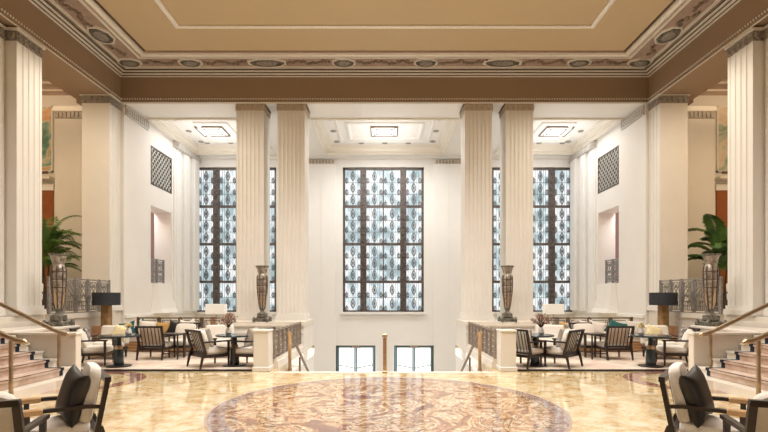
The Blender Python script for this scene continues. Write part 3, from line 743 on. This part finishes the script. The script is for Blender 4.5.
# parapet blocks beside stairs
for s in SIDES:
    p = empty('stair_parapet', (s*5.5, 8.55, 0)); tag(p, 'smooth cream stone parapet wall at the far side of the %s gallery steps' % side(s), 'parapet', 'stair parapets')
    MB().bevbox(0, s*2.1, 0, .15, 0, .82, .01).build('body', 'stone', p); MB().bevbox(-s*.02, s*2.1, -.02, .17, .82, .87, .012).build('coping', 'stone', p)
    q = empty('urn_pedestal', (s*7.17, 9.7, 0)); tag(q, 'broad cream stone block carrying the urn beside the %s gallery steps' % side(s), 'pedestal', 'urn pedestals')
    MB().bevbox(-.4, .4, -.95, .9, 0, .82, .01).build('body', 'stone', q); MB().bevbox(-.42, .42, -.97, .92, .82, .88, .012).build('coping', 'stone', q)
# handrails
def tube_rail(s, yy, xa, za, xb, zb, posts, label, nm='stair_handrail'):
    root = empty(nm, (s*xa, yy, 0)); tag(root, label, 'handrail', 'brass gallery stair handrails')
    d = Vector((xb-xa, 0, zb-za)).normalized()
    MB().tube([(s*(x-xa), 0, z) for x, z in ((xa-.10, za-.015), (xa-.02, za), (xa+.1, za+.1*d.z/d.x), (xb, zb))], .036, 10).build('rail', 'brass', root, True)
    MB().tube([(-s*.16, 0, za-.03), (-s*.12, 0, za-.02), (-s*.09, 0, za-.015)], [.02, .05, .04], 10).build('rail_end', 'brass', root, True)
    for x, z0 in posts:
        zt = za+(x-xa)*d.z/d.x
        MB().lathe([(.05, 0), (.05, .03), (.03, .05), (.026, .3), (.03, .32), (.026, .34), (.026, zt-z0-.03)], (s*(x-xa), 0, z0), 10).build('post', 'brass', root, True)
    return root
for s in SIDES:
    tube_rail(s, 8.34, 5.62, .865, 7.3, 1.68, [(5.66, .1375), (6.9, .825)], 'brass handrail at the far edge of the %s gallery steps, behind the nearer rail' % side(s))
    tube_rail(s, 6.6, 5.08, .90, 7.1, 1.86, [(5.14, 0), (6.9, .963)], 'brass handrail in front, crossing the %s edge of the picture' % side(s))
# rails on the descending stair
for s in SIDES:
    root = empty('entrance_handrail', (s*1.93, 9.75, 0)); tag(root, 'slanting dark handrail with brass newel going down the stair on the %s' % side(s), 'handrail', 'entrance stair side handrails')
    MB().lathe([(.05, 0), (.05, .04), (.034, .07), (.034, .72), (.05, .74), (.05, .79)], (0, 0, 0), 12).build('newel_post', 'orangebrass', root, True)
    MB().tube([(0, .0, .76), (0, .12, .75), (0, 4.2, -1.32)], .03, 8).build('rail', 'bronze', root, True)
    for y in (1.15, 2.2): MB().lathe([(.035, 0), (.022, .05), (.022, .72)], (0, y, -.09-.155*(y//.3+1)+.12), 8).build('baluster', 'bronze', root, True)
root = empty('entrance_handrail', (0, 9.66, 0)); tag(root, 'single upright brown brass post and rail at the centre of the descending stair', 'handrail')
root.location.y = 9.5
q = MB(); q.bevbox(-.05, .05, -.05, .05, 0, .04, .005); q.bevbox(-.038, .038, -.03, .03, .04, .70, .006); q.bevbox(-.05, .05, -.045, .045, .70, .77, .01); q.build('newel_post', 'orangebrass', root)
MB().tube([(0, 0, .74), (0, .3, .72), (0, 4.6, -1.4)], .025, 8).build('rail', 'bronze', root, True)

# ------------------------------------------------------------------ urns
def make_urn():
    u = empty('urn')
    b = MB(); b.bevbox(-.17, .17, -.17, .17, 0, .10, .012); b.bevbox(-.12, .12, -.12, .12, .10, .24, .02)
    for qx in (-1, 1):
        for qy in (-1, 1): b.lathe([(.045, 0), (.05, .06), (.03, .12), (.01, .14)], (qx*.18, qy*.18, 0), 8)
    b.build('base', 'medal', u, True)
    MB().lathe([(.10, .24), (.06, .27), (.055, .31), (.08, .35), (.085, .37)], n=20).build('foot', 'medal', u, True)
    MB().lathe([(.07, .36), (.085, .42), (.105, .62), (.125, .80), (.135, 1.0), (.138, 1.2), (.125, 1.27), (.11, 1.30), (.105, 1.33)], n=20).build('body', 'urnbody', u, True)
    for k in range(8):
        a = 2*PI*k/8+PI/8
        prof = [(.075, .37), (.092, .45), (.112, .64), (.133, .82), (.143, 1.0), (.145, 1.2), (.13, 1.28)]
        MB().tube([(r*math.cos(a), r*math.sin(a), z) for r, z in prof], .011, 5).build('rib', 'line', u)
    for k in range(8):
        a = 2*PI*k/8
        if k % 2 == 0:
            q = MB(); c = (math.cos(a), math.sin(a)); t = (-c[1], c[0])
            q.loft([[(c[0]*r+t[0]*w_, c[1]*r+t[1]*w_, z) for w_ in (-hw, 0, hw)] for r, hw, z in ((.090, .012, .42), (.103, .03, .52), (.117, .026, .66), (.130, .002, .80))], closed=False)
            q.build('flame_inlay', 'orangebrass', u)
    g = MB()
    for z, r in ((.82, .133), (1.0, .141), (1.17, .143)): g.tube([(r*math.cos(k*PI/10), r*math.sin(k*PI/10), z) for k in range(20)], .010, 5, closed=True)
    g.build('bands', 'line', u)
    MB().lathe([(.105, 1.33), (.12, 1.35), (.135, 1.43), (.16, 1.50), (.14, 1.505), (.11, 1.44)], n=24, flute=.10).build('neck', 'urnbody', u)
    MB().lathe([(.155, 1.50), (.18, 1.515), (.18, 1.545), (.14, 1.545), (.13, 1.51)], n=24).build('rim', 'medal', u, True)
    return u
urn = make_urn(); first = True
for s in SIDES:
    for (x, y, z, lab) in ((3.4, 13.32, .82, 'slender dark bronze urn between the %s-hand pair of columns, above the stair newel' % side(s)), (7.0, 10.3, .88, 'tall silver and bronze urn on the stone block by the %s gallery steps' % side(s))):
        o = urn if first else copy_tree(urn); first = False
        o.location = (s*x, y, z); o.rotation_euler.z = PI/2; tag(o, lab, 'urn', 'bronze and silver urns')

# ------------------------------------------------------------------ plants
def palm(loc, seed, n, L_, lab, leafm, w_=.035, up=.5, tilt=0):
    rd = random.Random(seed); root = empty('potted_palm', loc); tag(root, lab, 'plant', 'gallery palms')
    MB().lathe([(.2, 0), (.26, .05), (.3, .5), (.32, .52), (.28, .52), (.27, .45)], n=20).build('planter', 'pot', root, True)
    st = MB()
    for k in range(6):
        a = rd.random()*6.28; st.tube([(.08*math.cos(a), .08*math.sin(a), .45), (.1*math.cos(a), .1*math.sin(a), .9), (.16*math.cos(a), .16*math.sin(a), 1.6)], [.03, .022, .012], 6)
    st.build('stems', 'stem', root, True)
    fo = MB()
    for k in range(n):
        a = 2*PI*k/n*2.4+rd.random()*.5; el = R(rd.uniform(40, 88)); l = L_*rd.uniform(.65, 1.05)
        P = Vector((.1*math.cos(a), .1*math.sin(a), 1.65+rd.uniform(-.6, .5))); d = Vector((math.cos(a)*math.cos(el), math.sin(a)*math.cos(el), math.sin(el)))
        pts = []; sg = 16
        for i in range(sg+1):
            pts.append(P.copy()); P = P+d*l/sg; d = (d+Vector((0, 0, -.085*(1+i/sg)))+Vector((math.cos(a), math.sin(a), 0))*.02).normalized()
        fo.tube(pts, [.010*(1-i/sg*.8) for i in range(sg+1)], 4)
        for i in range(3, sg+1):
            for h in (0, .5):
                dd = (pts[i]-pts[i-1]); base = pts[i-1]+dd*h; t = dd.normalized(); sd = t.cross(Vector((0, 0, 1)));
                sd = sd.normalized() if sd.length > .01 else Vector((1, 0, 0))
                ll = .42*math.sin(PI*min(.97, (i+h)/(sg+1)*.85+.12))*rd.uniform(.8, 1.1)*L_/1.6
                for q in (-1, 1):
                    dr = (sd*q+t*.65+Vector((0, 0, -.22))).normalized(); tip = base+dr*ll+Vector((0, 0, -.10*ll)); mid = base+dr*ll*.5+Vector((0, 0, .02))
                    wv = t*w_*.5
                    fo._add([base, mid+wv, tip, mid-wv], [(0, 1, 2, 3)])
    fo.build('fronds', leafm, root)
    return root
palm((-9.85, 13.95, ZG), 5, 38, 1.25, 'arching green palm behind the railing of the left gallery', 'leaf')
palm((9.75, 13.9, ZG), 11, 24, 1.25, 'broad-leaved darker palm behind the railing of the right gallery', 'leaf2', .075)

# ------------------------------------------------------------------ furniture prototypes (front of seat = +Y)
def slat_chair(fm='fabric', wrap=False, name='lounge_armchair', slats=7, W=.62, D=.70, H=.80, backm=None, cross=False, bh=.44):
    c = empty(name); hw = W/2; sh = .36
    fw = 'darkwood'
    by0, bz0, by1, bz1 = -D/2+.14, .28, -D/2+(.05 if wrap else 0), H
    def bp(t, off=0): return (by0+(by1-by0)*t+off, bz0+(bz1-bz0)*t)
    for s in SIDES:
        m = MB(); m.loft([[(s*hw+a*k, D/2-.05+b*k, z) for a, b in ((-1, -1), (1, -1), (1, 1), (-1, 1))] for k, z in ((.013, 0), (.018, .2), (.022, .54))]); m.build('leg', fw, c)
        m = MB(); m.loft([[(s*hw+a*k, y+b*k*1.2, z) for a, b in ((-1, -1), (1, -1), (1, 1), (-1, 1))] for k, y, z in ((.013, -D/2+.02, 0), (.02, -D/2+.07, .22), (.026, -D/2+.12, .36))]); m.build('leg', fw, c)
        y, z = bp(0); m = MB(); m.bar((s*hw, y-.0, z), (s*hw, bp(1)[0], bp(1)[1]), .04, .05, up=(1, 0, 0)); m.build('back_stile', fw, c)
        m = MB(); ym, zm = bp(.55)
        pts = [(s*hw, ym, zm-.02), (s*hw, ym+.12, .545), (s*hw, 0, .545), (s*(hw+.01), D/2-.2, .55), (s*(hw+.01), D/2+.0, .545)]
        rings = []
        for p, ww in zip(pts, (.03, .035, .045, .055, .05)): rings.append([(p[0]+a*ww/2, p[1], p[2]+b*.016) for a, b in ((-1, -1), (1, -1), (1, 1), (-1, 1))])
        m.loft(rings); arm = m.build('arm', fw, c)
        if wrap:
            q = MB(); q.bevbox(s*(hw+.01)-.034, s*(hw+.01)+.034, D/2-.16, D/2+.012, .522, .574, .01); q.build('leather_wrap', 'tanwood', arm)
    m = MB()
    m.box(-hw, hw, D/2-.075, D/2-.035, .22, .28); m.box(-hw, hw, -D/2+.10, -D/2+.14, .22, .28); m.box(-hw-.012, -hw+.012, -D/2+.1, D/2-.04, .22, .28); m.box(hw-.012, hw+.012, -D/2+.1, D/2-.04, .22, .28)
    m.build('seat_frame', fw, c)
    y, z = bp(.99); MB().bar((-hw-.02, y, z), (hw+.02, y, z), .05, .045, up=(0, 0, 1)).build('top_rail', fw, c)
    y, z = bp(.06); MB().bar((-hw, y, z), (hw, y, z), .04, .04).build('bottom_rail', fw, c)
    for k in range(slats):
        x = -hw+(k+1)*W/(slats+1); a = bp(.06); b = bp(.98)
        if cross: MB().bar((x-.06, a[0], a[1]), (x+.06, b[0], b[1]), .022, .014, up=(0, 1, 0)).build('slat', fw, c); MB().bar((x+.06, a[0], a[1]), (x-.06, b[0], b[1]), .022, .014, up=(0, 1, 0)).build('slat', fw, c)
        else: MB().bar((x, a[0], a[1]), (x, b[0], b[1]), .015, .012, up=(0, 1, 0)).build('slat', fw, c)
    MB().cushion(-hw+.02, hw-.02, -D/2+.17, D/2-.01, .27, .40).build('seat_cushion', fm, c, True)
    ang = math.atan2(by1-by0, bz1-bz0)
    T = Matrix.Translation((0, by0+.085, bz0+.09)) @ Matrix.Rotation(ang*-1, 4, 'X')
    m = MB(T @ Matrix.Rotation(R(90), 4, 'X') if 0 else T)
    m.T = T @ Matrix.Rotation(R(-90), 4, 'X'); m.cushion(-hw+.03, hw-.03, -bh, 0, -.05, .05, .03, .025); m.build('back_cushion', backm or fm, c, True)
    return c
def round_table(name='round_table'):
    t = empty(name)
    MB().lathe([(.01, .635), (.39, .635), (.40, .645), (.40, .66), (.39, .67), (.01, .67)], n=36).build('tabletop', 'navy', t, True)
    MB().lathe([(.085, .02), (.105, .06), (.085, .36), (.055, .44), (.05, .635)], n=16).build('column', 'navy', t, True)
    MB().lathe([(.075, .36), (.082, .37), (.075, .44), (.065, .45)], n=16).build('collar', 'orangebrass', t, True)
    MB().lathe([(.25, 0), (.25, .018), (.10, .035), (.02, .035)], n=28).build('base', 'darkwood', t, True)
    return t
def armchair_soft(name='upholstered_armchair', W=.70, patt=None):
    c = empty(name); hw = W/2
    for sx in SIDES:
        for y in (-.28, .28): MB().loft([[(sx*(hw-.06)+a*k, y+b*k, z) for a, b in ((-1, -1), (1, -1), (1, 1), (-1, 1))] for k, z in ((.014, 0), (.024, .2))]).build('leg', 'darkwood', c)
        MB().tube([(sx*hw, .30, .2), (sx*hw, .31, .46), (sx*hw, .24, .52), (sx*hw, -.2, .54), (sx*hw, -.32, .5)], .022, 6).build('arm', 'darkwood', c)
    MB().bevbox(-hw+.02, hw-.02, -.32, .32, .18, .26, .015).build('seat_frame', 'darkwood', c)
    MB().cushion(-hw+.03, hw-.03, -.26, .34, .25, .40).build('seat_cushion', 'fabric', c, True)
    T = Matrix.Translation((0, -.28, .3)) @ Matrix.Rotation(R(10), 4, 'X')
    MB(T).bevbox(-hw+.0, hw-.0, -.07, .07, 0, .48, .04).build('backrest', patt or 'fabric', c, True)
    return c
def square_table(name='low_square_table'):
    t = empty(name); MB().bevbox(-.22, .22, -.22, .22, .57, .61, .008).build('tabletop', 'darkwood', t)
    for a in SIDES:
        for b in SIDES: MB().box(a*.18-.015, a*.18+.015, b*.18-.015, b*.18+.015, 0, .57).build('leg', 'darkwood', t)
    for a in SIDES: MB().box(-.18, .18, a*.18-.01, a*.18+.01, .12, .15).build('stretcher', 'darkwood', t)
    return t
def banquette(W):
    b = empty('banquette'); hw = W/2
    q = MB(); q.box(-hw, hw, -.30, .26, .03, .30); base = q.build('base', 'oak', b)
    q = MB()
    for k in range(3): q.box(-hw-.005, hw+.005, .26, .275, .06+k*.08, .10+k*.08)
    q.build('base_slats', 'tanwood', b)
    n = 3
    for k in range(n):
        a = -hw+k*W/n; MB().cushion(a+.005, a+W/n-.005, -.2, .30, .29, .43, .03).build('seat_cushion', 'fabric', b, True)
    MB().bevbox(-hw, hw, -.33, -.2, .3, .62, .03).build('backrest', 'fabric', b, True)
    return b
def lamp():
    l = empty('table_lamp'); MB().lathe([(.13, 0), (.135, .02), (.13, .03), (.13, .54), (.11, .56), (.02, .57), (.015, .62)], n=24).build('lamp_base', 'lampbody', l, True)
    MB().lathe([(.32, .54), (.325, .545), (.325, .86), (.315, .865), (.31, .86), (.31, .545)], n=32).build('lamp_shade', 'shadeblack', l, True)
    return l
def white_lamp():
    l = empty('floor_lamp'); q = MB(); q.lathe([(.15, 0), (.15, .02), (.02, .03), (.015, .9)], n=12); q.build('pole', 'brass', l, True)
    MB().bevbox(-.36, .36, -.14, .14, .86, 1.24, .01).build('lamp_shade', 'shadewhite', l); return l
def pillow_obj(loc, w_, h, mt, lab, grp, rz=0, lean=15, roll=0, t=.14, nm='scatter_cushion', pinch=.12):
    o = MB().pillow((0, 0, h/2), w_, h, t, pinch=pinch).build(nm, mt, None, True)
    o.location = loc; o.rotation_euler = (R(lean), R(roll), rz); tag(o, lab, 'cushion', grp); return o
def bouquet(loc, lab, mt, r, seed, st='floral_arrangement', spread=1):
    rd = random.Random(seed); v = empty(st, loc); tag(v, lab, 'flowers', 'lounge flower arrangements')
    MB().lathe([(.05, 0), (.07, .04), (.05, .12), (.035, .15)], n=14).build('vase', 'iron', v, True)
    tw = MB(); bl = MB()
    for k in range(90):
        a = rd.random()*6.28; e = rd.uniform(-.3, 1.5); R_ = r*rd.uniform(.45, 1)
        p = Vector((R_*math.cos(a)*math.cos(e), R_*math.sin(a)*math.cos(e), .15+r*.55+R_*math.sin(e)*.8))
        tw.tube([(0, 0, .13), tuple(p*.5+Vector((0, 0, .1))), tuple(p)], .003, 3)
        q = rd.uniform(.012, .024)
        for j in range(5):
            b = j*1.257; bl._add([p, p+Vector((q*math.cos(b), q*.6, q*math.sin(b))), p+Vector((q*1.6*math.cos(b+.4), -.004, q*1.6*math.sin(b+.4))), p+Vector((q*math.cos(b+.8), -q*.5, q*math.sin(b+.8)))], [(0, 1, 2, 3)])
    tw.build('twigs', 'stem', v); bl.build('blossoms', mt, v)
    return v

PR = {}
def place(key, maker, loc, rz, lab, cat, grp, **kw):
    if key not in PR: PR[key] = maker(**kw); o = PR[key]
    else: o = copy_tree(PR[key])
    o.location = loc; o.rotation_euler = (0, 0, rz); tag(o, lab, cat, grp); return o

for s in SIDES:
    sd = side(s); Z = .012
    # rug
    rg = empty('lounge_rug', (s*4.2, 11.6, 0)); tag(rg, 'pale blush rug with a thin black border under the %s lounge' % sd, 'rug', 'lounge rugs')
    a, b = (-2.9, 1.52) if s < 0 else (-1.52, 2.9)
    MB().box(a+.06, b-.06, -1.82, 1.4, 0, .008).build('rug_field', 'rug', rg)
    q = MB(); q.box(a, b, -1.93, -1.82, 0, .03); q.box(a, a+.06, -1.82, 1.4, 0, .012); q.box(b-.06, b, -1.82, 1.4, 0, .012); q.box(a, b, 1.4, 1.46, 0, .012); q.build('rug_border', 'black', rg)
    CH = 'slatted lounge armchairs'
    # D: back to camera
    place('D', slat_chair, (s*5.52, 11.6, Z), R(2)*s, 'dark armchair with blush upright slatted back turned to the camera, %s lounge' % sd, 'chair', CH, slats=6, W=.60, backm='pink', H=.79)
    # F: 3/4 view
    place('F', slat_chair, (s*3.80, 10.35, Z), R(-44 if s < 0 else 44), 'dark armchair angled in profile at the inner table, %s back side toward the lounge middle' % ('left' if s < 0 else 'right'), 'chair', CH, slats=7, W=.62, H=.78)
    # G: by the newel
    place('G', slat_chair, ((-2.86 if s < 0 else 3.0), (10.45 if s < 0 else 10.32), Z), R(80 if s < 0 else -52), 'dark armchair beside the stone newel, facing the inner table of the %s lounge' % sd, 'chair', CH)
    # E: behind
    place('G', slat_chair, (s*5.22, 12.30, Z), R(168*-s), 'dark armchair with cream seat facing forward in the middle of the %s lounge' % sd, 'chair', CH)
    # A: beside the parapet
    place('G', slat_chair, (s*6.42, 10.6, Z), R(-75 if s < 0 else 75), 'dark cream-seated armchair closest to the parapet, outer end of %s lounge' % sd, 'chair', CH)
    # C: soft chair facing camera
    place('C', armchair_soft, (s*6.76, 11.72, Z), R(180), 'plump cream upholstered armchair in front of the black-shaded lamp, %s lounge' % sd, 'chair', 'upholstered armchairs')
    place('C', armchair_soft, (s*4.15, 11.95, Z), R(180-12*s), 'plump cream upholstered armchair behind the inner table, %s lounge' % sd, 'chair', 'upholstered armchairs')
    place('T', round_table, (s*5.72, 10.32, Z), 0, 'round dark pedestal table at the outer end of the %s lounge' % sd, 'table', 'round pedestal tables')
    place('T', round_table, (s*3.27, 10.45, Z), 0, 'round dark pedestal table near the stone newel, %s lounge' % sd, 'table', 'round pedestal tables')
    place('S', square_table, (s*4.85, 11.5, Z) if 0 else (s*5.12, 11.62, Z), 0, 'small square dark table beside the slatted chair in the %s lounge' % sd, 'table', 'square tables')
    place('B', banquette, (s*5.85, 13.25, 0), R(180), 'long cream banquette on a wood base along the %s lounge railing' % sd, 'banquette', 'banquettes', W=2.5)
    # side console with lamp
    o = MB().bevbox(-.3, .3, -.2, .2, .0, .75, .01).build('lamp_console', 'oak'); o.location = (s*7.24, 12.55, 0); tag(o, 'plain wooden console under the black-shaded lamp, %s lounge' % sd, 'console', 'lamp consoles')
    place('L', lamp, (s*7.22, 12.45, .75), 0, 'bronze cylinder table lamp with wide black shade in the %s lounge' % sd, 'lamp', 'black-shaded lamps')
    place('WL', white_lamp, (s*6.25, 17.8, 0), 0, 'lamp with plain white rectangular shade below the %s window' % sd, 'lamp', 'white-shaded lamps')
    # scatter cushions
    G = 'scatter cushions on the banquettes'
    yb = 12.88; zb = .47
    pillow_obj(((-6.90 if s < 0 else 6.30), yb, zb), .46, .38, 'teal', 'teal cushion leaning at the outer end of the %s banquette' % sd, G, 0, -14, 12*s, pinch=.2)
    pillow_obj(((-6.68 if s < 0 else 6.03), yb+.04, zb), .42, .44, 'teal', 'teal cushion set on its corner beside another teal one, %s banquette' % sd, G, 0, -14, 40, pinch=.2)
    pillow_obj((s*(6.42 if s < 0 else 6.72), yb, zb), .5, .40, 'fabric', 'cream cushion next to the teal ones on the %s banquette' % sd, G, 0, -14, 5)
    pillow_obj((s*(6.02 if s < 0 else 5.0), yb+.09, zb), .55, .36, 'mustard', 'mustard cushion in the middle of the %s banquette' % sd, G, 0, -14, 0)
    pillow_obj((s*5.66, yb, zb), .5, .40, 'charcoal' if s < 0 else 'fabric', ('charcoal' if s < 0 else 'pale plain')+' cushion towards the inner end of the %s banquette' % sd, G, 0, -14, 14, pinch=.2)
    pillow_obj((s*5.40, yb+.05, zb), .46, .40, 'fabric', 'extra cream cushion half hidden behind its neighbours on the %s banquette' % sd, G, 0, -14, 10)
    pillow_obj((s*5.18, yb-.03, zb), .42, .42, 'grey' if s > 0 else 'fabric', ('grey woven' if s > 0 else 'soft cream')+' cushion on the inner end of the %s banquette' % sd, G, 0, -14, -22)
    G = 'cushions on the lounge armchairs'
    pillow_obj((s*3.80, 10.37, .43), .44, .42, 'grey', 'grey woven cushion in the angled armchair at the inner table, %s lounge' % sd, G, R(-44 if s < 0 else 44), 15)
    pillow_obj(((-2.96 if s < 0 else 3.04), (10.45 if s < 0 else 10.33), .43), .42, .42, 'grey', 'grey woven cushion in the armchair beside the newel, %s lounge' % sd, G, R(80 if s < 0 else -52), 15)
    pillow_obj((s*6.55, 10.62, .43), .46, .44, 'pattern', 'black and white patterned cushion in the armchair by the %s parapet' % sd, G, R(-75 if s < 0 else 75), 15)
    pillow_obj((s*6.60, 11.84, .46), .38, .34, 'flowerwhite', 'white and yellow floral cushion on the upholstered chair under the lamp, %s lounge' % sd, G, 0, -14, 20)
    bouquet((s*3.42, 10.5, .682), 'rusty dried flower arrangement on the inner round table, %s lounge' % sd, 'floral', .23, 4+s)
    bouquet((s*5.55, 10.4, .682), 'small white and yellow flowers on the outer round table, %s lounge' % sd, 'flowerwhite', .07, 9+s)
    o = MB().bevbox(-.06, .06, -.06, .06, 0, .92, .01).build('wood_post', 'oak' if s < 0 else 'darksilver'); o.location = (s*5.05, 14.1, 0); tag(o, '%s upright post behind the inner end of the %s lounge railing' % ('brown wooden' if s < 0 else 'grey', sd), 'post')
    # foreground
    F = place('FG', slat_chair, (s*2.87, 4.33, 0), -s*R(127), 'cream armchair with tan-wrapped arms closest to the camera on the %s' % sd, 'chair', 'foreground armchairs', wrap=True, W=.56, D=.68, H=.77, slats=0, bh=.52)
    pillow_obj((s*2.84, 4.255, .40), .42, .47, 'charcoal', 'charcoal satin cushion in the foreground armchair on the %s' % sd, 'foreground charcoal cushions', -s*R(138), 14, 8*s, t=.17, pinch=.16)
    place('FB', slat_chair, (s*2.93, 3.45, 0), -s*R(20), 'slatted armchair cut off by the %s edge of the picture, backrest toward the camera' % sd, 'chair', 'edge armchairs', W=.66, D=.60, H=.78, slats=3, bh=.485)
# gallery chair with cream back behind the left railing
place('C', armchair_soft, (-9.0, 11.9, ZG), R(200), 'cream upholstered armchair up on the left gallery behind the urn', 'chair', 'upholstered armchairs')
place('C', armchair_soft, (9.0, 11.9, ZG), R(160), 'cream upholstered armchair up on the right gallery behind the urn', 'chair', 'upholstered armchairs')
